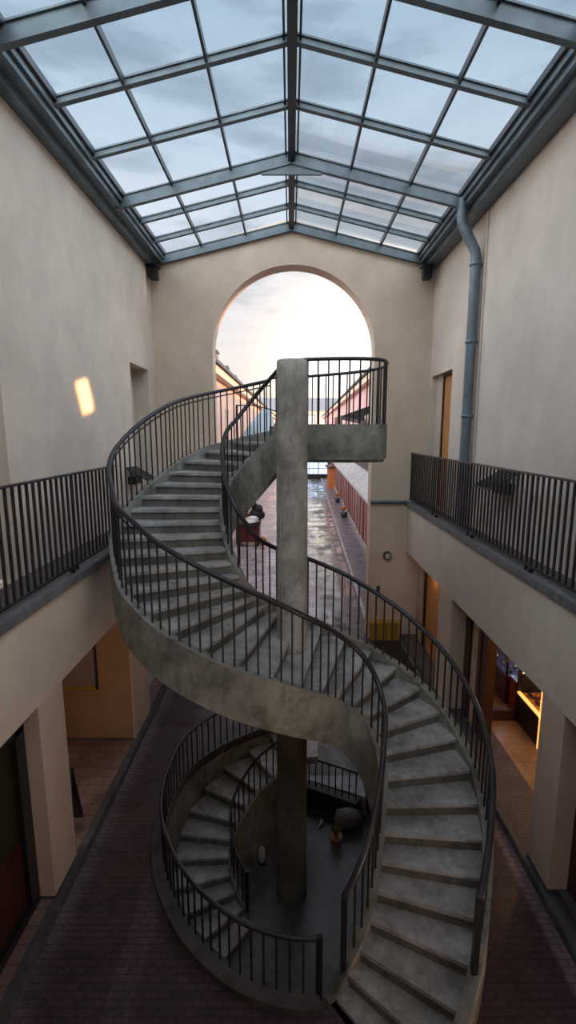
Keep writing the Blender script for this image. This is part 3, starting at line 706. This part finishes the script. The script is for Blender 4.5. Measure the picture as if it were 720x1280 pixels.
# ------------------------------------------------------------------ the street outside
def R_(y): return .033*(y-11.4)         # the street drifts to the right
def slab(name, f0, f1, ya, yb, z0, z1, m, **kw):
    return MB().prism([(f0(ya),ya),(f1(ya),ya),(f1(yb),yb),(f0(yb),yb)], z0, z1).build(name, m, **kw)
YE = 56
slab('floor_street', lambda y: -8, lambda y: 16, YB, 168, -.12, -.001, 'street', kind='structure')
slab('floor_sidewalk', lambda y: 2.0+R_(y), lambda y: 2.78+R_(y), YB+.01, YE, -.0, .10, 'sidewalk', kind='structure')
slab('trim_8', lambda y: 1.92+R_(y), lambda y: 2.0+R_(y), YB+.01, YE, -.0, .105, 'ledge', kind='structure')
def bld(name, label, m, s, x, y0, y1, ze, depth, ridge, cat='building'):
    xx = lambda y: x+R_(y)*(1 if s > 0 else .15)
    t = thing(name, (xx((y0+y1)/2)+s*depth/2, (y0+y1)/2, 0), label, cat)
    slab('wall', lambda y: xx(y), lambda y: xx(y)+s*depth, y0, y1, 0, ze, m, parent=t)
    # pitched roof
    vs = []
    for y in (y0-.1, y1+.1):
        a = xx(y); vs += [(a-s*.35,y,ze), (a+s*depth/2,y,ze+ridge), (a+s*depth+s*.3,y,ze), (a-s*.35,y,ze-.12), (a+s*depth/2,y,ze+ridge-.12), (a+s*depth+s*.3,y,ze-.12)]
    MB().add(vs, [(0,1,7,6),(1,2,8,7),(3,9,10,4),(4,10,11,5),(0,6,9,3),(2,5,11,8),(0,3,4,1),(1,4,5,2),(6,7,10,9),(7,8,11,10)]).build('roof', 'roof', t)
    slab('cornice', lambda y: xx(y)-s*.30, lambda y: xx(y)+s*.02, y0, y1, ze-.42, ze-.14, 'cream', parent=t)
    slab('gutter', lambda y: xx(y)-s*.42, lambda y: xx(y)-s*.34, y0, y1, ze-.1, ze-.0, 'steel_dark', parent=t)
    return t, xx
tr, xr = bld('street_building', 'long pink building along the right side of the street', 'pink', 1, 3.55, 11.45, 95, 7.75, 5, 1.5)
tl, xl = bld('street_building', 'long peach building along the left side of the street', 'peach', -1, -2.95, 11.45, 90, 7.4, 5, 1.6)
def facade_windows(t, xx, s, y0, y1, rows, dy, w):
    y = y0
    while y < y1:
        for (za, zb) in rows:
            a = xx(y)
            f = MB().box(a-s*.05, a+s*.02, y-w/2-.08, y+w/2+.08, za-.08, zb+.08).build('window', 'cream', t)
            MB().box(a-s*.06, a-s*.04, y-w/2, y-.03, za, zb).box(a-s*.06, a-s*.04, y+.03, y+w/2, za, zb).build('pane', 'bluewin', f)
        y += dy
facade_windows(tr, xr, 1, 14.5, 50, [(4.7,6.1)], 4.2, .9)
facade_windows(tl, xl, -1, 14.2, 44, [(1.0,2.4),(4.4,5.9)], 4.0, .9)
# projecting ground floor on the right: red panels, pale sloping ledge, black band
pr = thing('panel_front', (3.1, 30, 0), 'low shopfront of red panels with a pale sloping ledge on the right', 'shopfront')
slab('panels', lambda y: 2.82+R_(y), lambda y: 3.5+R_(y), 11.46, 50, .1, 2.25, 'redpanel', parent=pr)
mb = MB(); vs = []
for y in (11.46, 50):
    a = R_(y); vs += [(2.74+a,y,2.25),(3.6+a,y,2.95),(3.6+a,y,2.8),(2.74+a,y,2.15)]
MB().add(vs, [(0,1,5,4),(1,2,6,5),(2,3,7,6),(3,0,4,7),(0,3,2,1),(4,5,6,7)]).build('ledge', 'ledge', pr)
y = 12.5
while y < 50:
    MB().box(2.79+R_(y), 2.84+R_(y), y-.05, y+.05, .1, 2.2).build('post', 'brown_wood', pr); y += 1.25
slab('plinth', lambda y: 2.76+R_(y), lambda y: 2.83+R_(y), 11.46, 50, .1, .35, 'ledge', parent=pr)
slab('black_band', lambda y: 3.5+R_(y), lambda y: 3.54+R_(y), 11.46, 50, 2.95, 3.75, 'black', parent=pr)
# chimneys on the left roof
for y, z_ in ((21.5, 8.35), (25.0, 8.15), (28.5, 8.1), (36, 8.2)):
    ch = MB().box(-3.5, -3.15, y-.3, y+.3, 7.2, z_-.1).build('chimney', 'roof', tl)
    MB().box(-3.55, -3.1, y-.35, y+.35, z_-.1, z_).build('cap', 'steel_dark', ch)
# black awning and lanterns on the right facade
aw = thing('awning', (3.2, 24, 4.6), 'black box awning sticking out from the pink building', 'awning')
a = R_(24)
MB().add([(2.0+a,23,5.65),(3.55+a,23,6.2),(3.55+a,23,5.3),(2.0+a,26.5,5.65),(3.55+a,26.5,6.2),(3.55+a,26.5,5.3)], [(0,1,2),(5,4,3),(0,3,4,1),(1,4,5,2),(2,5,3,0)]).build('canopy', 'black', aw)
MB().box(1.98+a, 2.02+a, 23, 26.5, 5.25, 5.68).build('valance', 'black', aw)
sl = thing('street_lamp', (3.3, 19.5, 5.2), 'iron bracket lamp on the pink building wall', 'lamp')
a = R_(19.5)
MB().tube([(3.55+a,19.5,5.5),(3.2+a,19.5,5.75),(2.8+a,19.5,5.6)], .025, 6).build('arm', 'iron', sl)
MB().lathe([(.05,-.35),(.12,-.1),(.05,0)], (2.8+a,19.5,5.6), 12).build('lantern', 'lampglass', sl)
# sloping sheet awning on the left
aw = thing('tarpaulin_canopy', (-.8, 14, 0), 'pale blue grey tarpaulin stretched on a post beyond the stair', 'canopy')
tp = [(-1.5,13.2,4.58),(-1.12,13.7,5.12),(-.80,14.5,5.58),(-.58,14.6,5.52),(-.47,14.2,5.1),(-.66,13.4,4.68)]
MB().add(tp+[(x, y+.05, z+.03) for x, y, z in tp], [(0,5,4,3,2,1),(6,7,8,9,10,11)]+[(i,(i+1)%6,(i+1)%6+6,i+6) for i in range(6)]).build('sheet', 'bluegrey', aw)
MB().tube([(-1.45,13.25,5.62),(-1.0,13.9,5.66),(-.36,14.7,5.5),(-.45,14.2,5.1)], .022, 6).build('frame', 'iron', aw)
MB().tube([(-.36,14.7,5.5),(-.36,14.7,0)], .04, 8).build('post', 'iron', aw)
MB().tube([(-1.45,13.25,5.62),(-1.45,13.25,0)], .03, 8).build('post', 'iron', aw)
# end of the street
eb = thing('end_building', (8, 157, 0), 'pale building with grey roof closing the far end of the street', 'building')
MB().box(-25, 45, 150, 165, 0, 11.3).build('wall', 'cream', eb)
vs = [(-26,149,11.3),(46,149,11.3),(46,157,15.6),(-26,157,15.6),(-26,166,11.3),(46,166,11.3)]
MB().add(vs, [(0,1,2,3),(3,2,5,4),(0,3,4),(1,5,2),(0,4,5,1)]).build('roof', 'darkroof', eb)
for i in range(12):
    f = MB().box(-20+i*5, -17.4+i*5, 149.8, 150.1, 6.6, 10.2).build('window', 'darkroof', eb)
    MB().box(-19.7+i*5, -17.7+i*5, 149.7, 149.85, 6.9, 9.9).build('pane', 'ledge', f)
MB().box(-25, 45, 149.6, 149.9, 0, 5.4).build('base_band', 'orange_wood', eb)
kv = thing('kiosk', (3.3, 50, 0), 'dark kiosk with bright bluish windows at the end of the street', 'kiosk')
MB().box(1.4, 4.6, 50.6, 53, 0, 2.4).box(1.3, 4.7, 50.3, 53.1, 2.4, 2.6).build('body', 'black', kv)
MB().box(1.55, 2.9, 50.55, 50.6, .55, 1.9).box(3.0, 3.9, 50.55, 50.6, .55, 1.9).build('window', 'litwin', kv)
MB().box(1.5, 4.0, 50.5, 50.56, 1.1, 1.16).box(1.95,2.0,50.5,50.56,.55,1.9).box(2.4,2.45,50.5,50.56,.55,1.9).build('mullion', 'black', kv)
ov = thing('orange_stall', (4.1, 42, 0), 'orange market stall against the red panels far down the street', 'stall')
a = R_(42)
MB().box(2.3+a, 2.8+a, 41, 43.5, .1, 1.9, .02).build('body', 'orange', ov)
MB().box(2.1+a, 2.8+a, 40.8, 43.7, 1.9, 2.0).build('roof', 'brown_wood', ov)
# flower tubs by the red wall
for y, lab in ((27, 'nearer dark tub of orange flowers by the red panels'), (33, 'farther dark tub of orange flowers by the red panels')):
    a = R_(y); t = thing('flower_tub', (2.55+a, y, .1), lab, 'flower tub')
    MB().lathe([(.14,0),(.2,.3),(.19,.3)], (2.55+a,y,.1), 14).build('tub', 'black', t)
    mb = MB(); rd = random.Random(int(y))
    for j in range(10): mb.blob((2.55+a+rd.uniform(-.15,.15), y+rd.uniform(-.15,.15), .45+rd.uniform(0,.25)), (.08,.08,.07), .2, 1, j)
    mb.build('flowers', 'orange', t)
# cart with bundles on the left of the street
ca = thing('street_cart', (-1.75, 20.6, 0), 'dark red handcart parked on the left of the street', 'cart')
MB().box(-2.35, -1.35, 20.2, 21.4, .22, .95, .02).build('box_body', 'maroon', ca)
MB().box(-2.4, -1.3, 20.15, 21.45, .95, 1.0).build('rim', 'black', ca)
for xx_, yy in ((-2.3,20.5),(-1.4,20.5)):
    mb = MB(); vs = [(xx_+d_, yy+.26*math.cos(2*PI*j/seg), .26+.26*math.sin(2*PI*j/seg)) for d_ in (-.04,.04) for j in range(seg)]
    mb.add(vs, [tuple(range(seg)), tuple(range(seg,2*seg))[::-1]]+[(j,(j+1)%seg,(j+1)%seg+seg,j+seg) for j in range(seg)]); mb.build('wheel', 'black', ca)
MB().box(-2.3, -2.2, 21.2, 21.3, 0, .3).box(-1.5, -1.4, 21.2, 21.3, 0, .3).build('leg', 'black', ca)
MB().tube([(-2.2,20.2,.9),(-2.2,19.8,1.05),(-1.5,19.8,1.05),(-1.5,20.2,.9)], .025, 6).build('handle', 'iron', ca)
tag(MB().blob((-1.8,20.55,1.09), (.40,.34,.11), .16, 3, 5).blob((-1.65,20.6,1.18), (.25,.25,.12), .2, 3, 6).build('cloth_bundle', 'white'), 'white cloth bundle lying on the red handcart', 'bundle')
tag(MB().blob((-1.5,21.05,1.27), (.34,.28,.28), .16, 3, 9).blob((-1.42,21.0,1.52), (.2,.2,.22), .2, 3, 11).blob((-1.62,21.1,1.68), (.12,.12,.2), .2, 3, 12).build('black_bag', 'black'), 'big black bag standing on the red handcart', 'bag')
tag(MB().blob((-2.05,21.1,1.22), (.22,.24,.24), .12, 3, 2).build('red_bag', 'red'), 'red bag on the handcart behind the white bundle', 'bag')
tag(MB().blob((-1.2,20.4,.0+.22), (.16,.16,.22), .1, 2, 3).build('orange_sack', 'orange'), 'small orange sack on the ground beside the handcart', 'sack')

# ------------------------------------------------------------------ lights
def area(name, loc, target, size, power, color, spread=PI, size_y=None):
    d = bpy.data.lights.new(name, 'AREA'); d.energy = power; d.color = color; d.size = size*S; d.spread = spread
    if size_y: d.shape = 'RECTANGLE'; d.size_y = size_y*S
    o = bpy.data.objects.new(name, d); COL.objects.link(o); o.location = Vector(loc)*S
    o.rotation_euler = (Vector(target)-Vector(loc)).to_track_quat('-Z', 'Y').to_euler(); return o
gl_ = area('sun_patch_beam', (2.9, 15.4, 6.55), (-3.0, 7.2, 5.42), .24, 3.6, (1,.50,.20), math.radians(.9), .46)  # added narrow beam that makes the sun patch on the left wall
gl_.rotation_euler.rotate_axis('Z', math.radians(14))
sd = bpy.data.lights.new('setting_sun', 'SUN'); sd.energy = 5; sd.color = (1,.52,.22); sd.angle = math.radians(1)
so_ = bpy.data.objects.new('setting_sun', sd); COL.objects.link(so_)
az, el = math.radians(86), math.radians(15)
so_.rotation_euler = (-Vector((math.sin(az)*math.cos(el), math.cos(az)*math.cos(el), math.sin(el)))).to_track_quat('-Z','Y').to_euler()
nb = thing('sun_blocker', (9, 5, 0), 'unseen cream block beyond the right wall, added to stop the low sun', 'building')  # added out of view to keep the low sun off the glass roof
MB().box(7.5, 11, -3, 11.2, 0, 11.4).build('wall', 'cream', nb)
MB().box(7.3, 11.2, -3.2, 11.4, 11.4, 11.6).build('roof', 'roof', nb)
def point(name, loc, p, c, r=.08):
    d = bpy.data.lights.new(name, 'POINT'); d.energy = p; d.color = c; d.shadow_soft_size = r
    o = bpy.data.objects.new(name, d); COL.objects.link(o); o.location = Vector(loc)*S
point('shop_lamp', (3.9, 6.3, 1.9), 22, (1,.58,.26))
point('shop_lamp', (4.0, 8.6, 1.9), 8, (1,.6,.4))
point('case_lamp', (4.1, 8.3, 1.0), 6, (.45,.7,1.0), .03)
point('counter_lamp', (4.1, 7.05, 1.0), 3.5, (1,.5,.15), .04)
point('door_lamp', (2.9, 9.7, 1.9), 3, (1,.55,.25))
point('arcade_lamp', (-3.3, 5.9, 2.0), 2.2, (1,.6,.32))

# ------------------------------------------------------------------ sky
SIDE, ZEN, BACK = 7.6, 1.6, 5.0
w = bpy.data.worlds.new('sky'); sc.world = w; w.use_nodes = True; nt = w.node_tree; nt.nodes.clear()
class W_: node_tree = nt
m = W_
tc = N(m, 'ShaderNodeTexCoord'); sp = N(m, 'ShaderNodeSeparateXYZ'); L(m, tc.outputs['Generated'], sp.inputs[0])
g = ramp(m, sp.outputs['Z'], [(0,(.86,.74,.64)), (.10,(.84,.79,.77)), (.20,(.76,.755,.78)), (.34,(.84,.87,.92)), (.46,(.62,.72,.82)), (.60,(.44,.56,.68)), (.80,(.8,.9,1.0)), (1.0,(1.2,1.25,1.35))])
# clouds
mp = N(m, 'ShaderNodeMapping'); mp.inputs['Scale'].default_value = (1.3,1.3,5.5); L(m, tc.outputs['Generated'], mp.inputs[0])
nz = N(m, 'ShaderNodeTexNoise'); nz.inputs['Scale'].default_value = 2.6; nz.inputs['Detail'].default_value = 7; nz.inputs['Roughness'].default_value = .55; L(m, mp.outputs[0], nz.inputs['Vector'])
cl = ramp(m, nz.outputs['Fac'], [(.36,(.66,.67,.71)), (.46,(.84,.85,.87)), (.52,(1.05,1.04,1.04)), (.70,(1.18,1.16,1.14))])
g = mix(m, .9, g, cl, 'MULTIPLY')
# warm glow round the setting sun, low at the end of the street
vm = N(m, 'ShaderNodeVectorMath', operation='DOT_PRODUCT'); L(m, tc.outputs['Generated'], vm.inputs[0])
vm.inputs[1].default_value = Vector((.08,1,.13)).normalized()
gl = ramp(m, vm.outputs['Value'], [(.955,(0,0,0)), (.975,(.03,.02,.01)), (.986,(.10,.065,.03)), (.993,(.35,.24,.12)), (.997,(1.3,.9,.45)), (.9997,(5,3.4,1.8))]); gl.node.color_ramp.interpolation = 'B_SPLINE'
g = mix(m, 1.0, g, gl, 'ADD')
# sky outside the view boosted at both sides, overhead and behind to brighten walls
ax = N(m, 'ShaderNodeMath', operation='ABSOLUTE'); L(m, sp.outputs['X'], ax.inputs[0])
sb = ramp(m, ax.outputs[0], [(.46,(1,1,1)), (.70,(SIDE,SIDE*.96,SIDE*.90)), (1,(SIDE,SIDE*.96,SIDE*.90))])
zb = ramp(m, sp.outputs['Z'], [(.60,(1,1,1)), (.70,(ZEN,ZEN,ZEN))])
yb_ = N(m, 'ShaderNodeMapRange'); L(m, sp.outputs['Y'], yb_.inputs[0]); yb_.inputs[1].default_value = -.1; yb_.inputs[2].default_value = -.5; yb_.inputs[3].default_value = 1; yb_.inputs[4].default_value = BACK*1.08
mxx = N(m, 'ShaderNodeVectorMath', operation='MAXIMUM'); L(m, sb, mxx.inputs[0]); L(m, zb, mxx.inputs[1])
mxy = N(m, 'ShaderNodeVectorMath', operation='MAXIMUM'); L(m, mxx.outputs[0], mxy.inputs[0]); L(m, yb_.outputs[0], mxy.inputs[1])
g = mix(m, 1.0, g, mxy.outputs[0], 'MULTIPLY')
wm = ramp(m, N(m, 'ShaderNodeMath', operation='MULTIPLY').outputs[0], [(.1,(1,1,1)), (.6,(1,.90,.79))])
_q = wm.node.inputs[0].links[0].from_node; L(m, sp.outputs['Y'], _q.inputs[0]); _q.inputs[1].default_value = -1
g = mix(m, 1.0, g, wm, 'MULTIPLY')
hz = ramp(m, sp.outputs['Z'], [(.80,(1,1,1)), (.90,(.16,.16,.16))])   # zenith dimmed out of view to keep the courtyard floor dark
g = mix(m, 1.0, g, hz, 'MULTIPLY')
bg = N(m, 'ShaderNodeBackground'); L(m, g, bg.inputs[0]); bg.inputs[1].default_value = 1.0
ow = N(m, 'ShaderNodeOutputWorld'); L(m, bg.outputs[0], ow.inputs[0])

# ------------------------------------------------------------------ camera
cam = bpy.data.cameras.new('camera'); co = bpy.data.objects.new('camera', cam); COL.objects.link(co)
cam.sensor_fit = 'HORIZONTAL'; cam.sensor_width = 36; cam.lens = 30; cam.shift_x = -3/720; cam.clip_start = .05; cam.clip_end = 500
co.location = (0, 0, CZ*S); co.rotation_euler = (PI/2-math.atan(1/6), 0, 0)
sc.camera = co
vs_ = sc.view_settings; vs_.view_transform = 'Standard'; vs_.look = 'None'; vs_.exposure = 0; vs_.gamma = 1; vs_.use_curve_mapping = False
sc.cycles.max_bounces = 8; sc.cycles.diffuse_bounces = 5; sc.cycles.transparent_max_bounces = 16
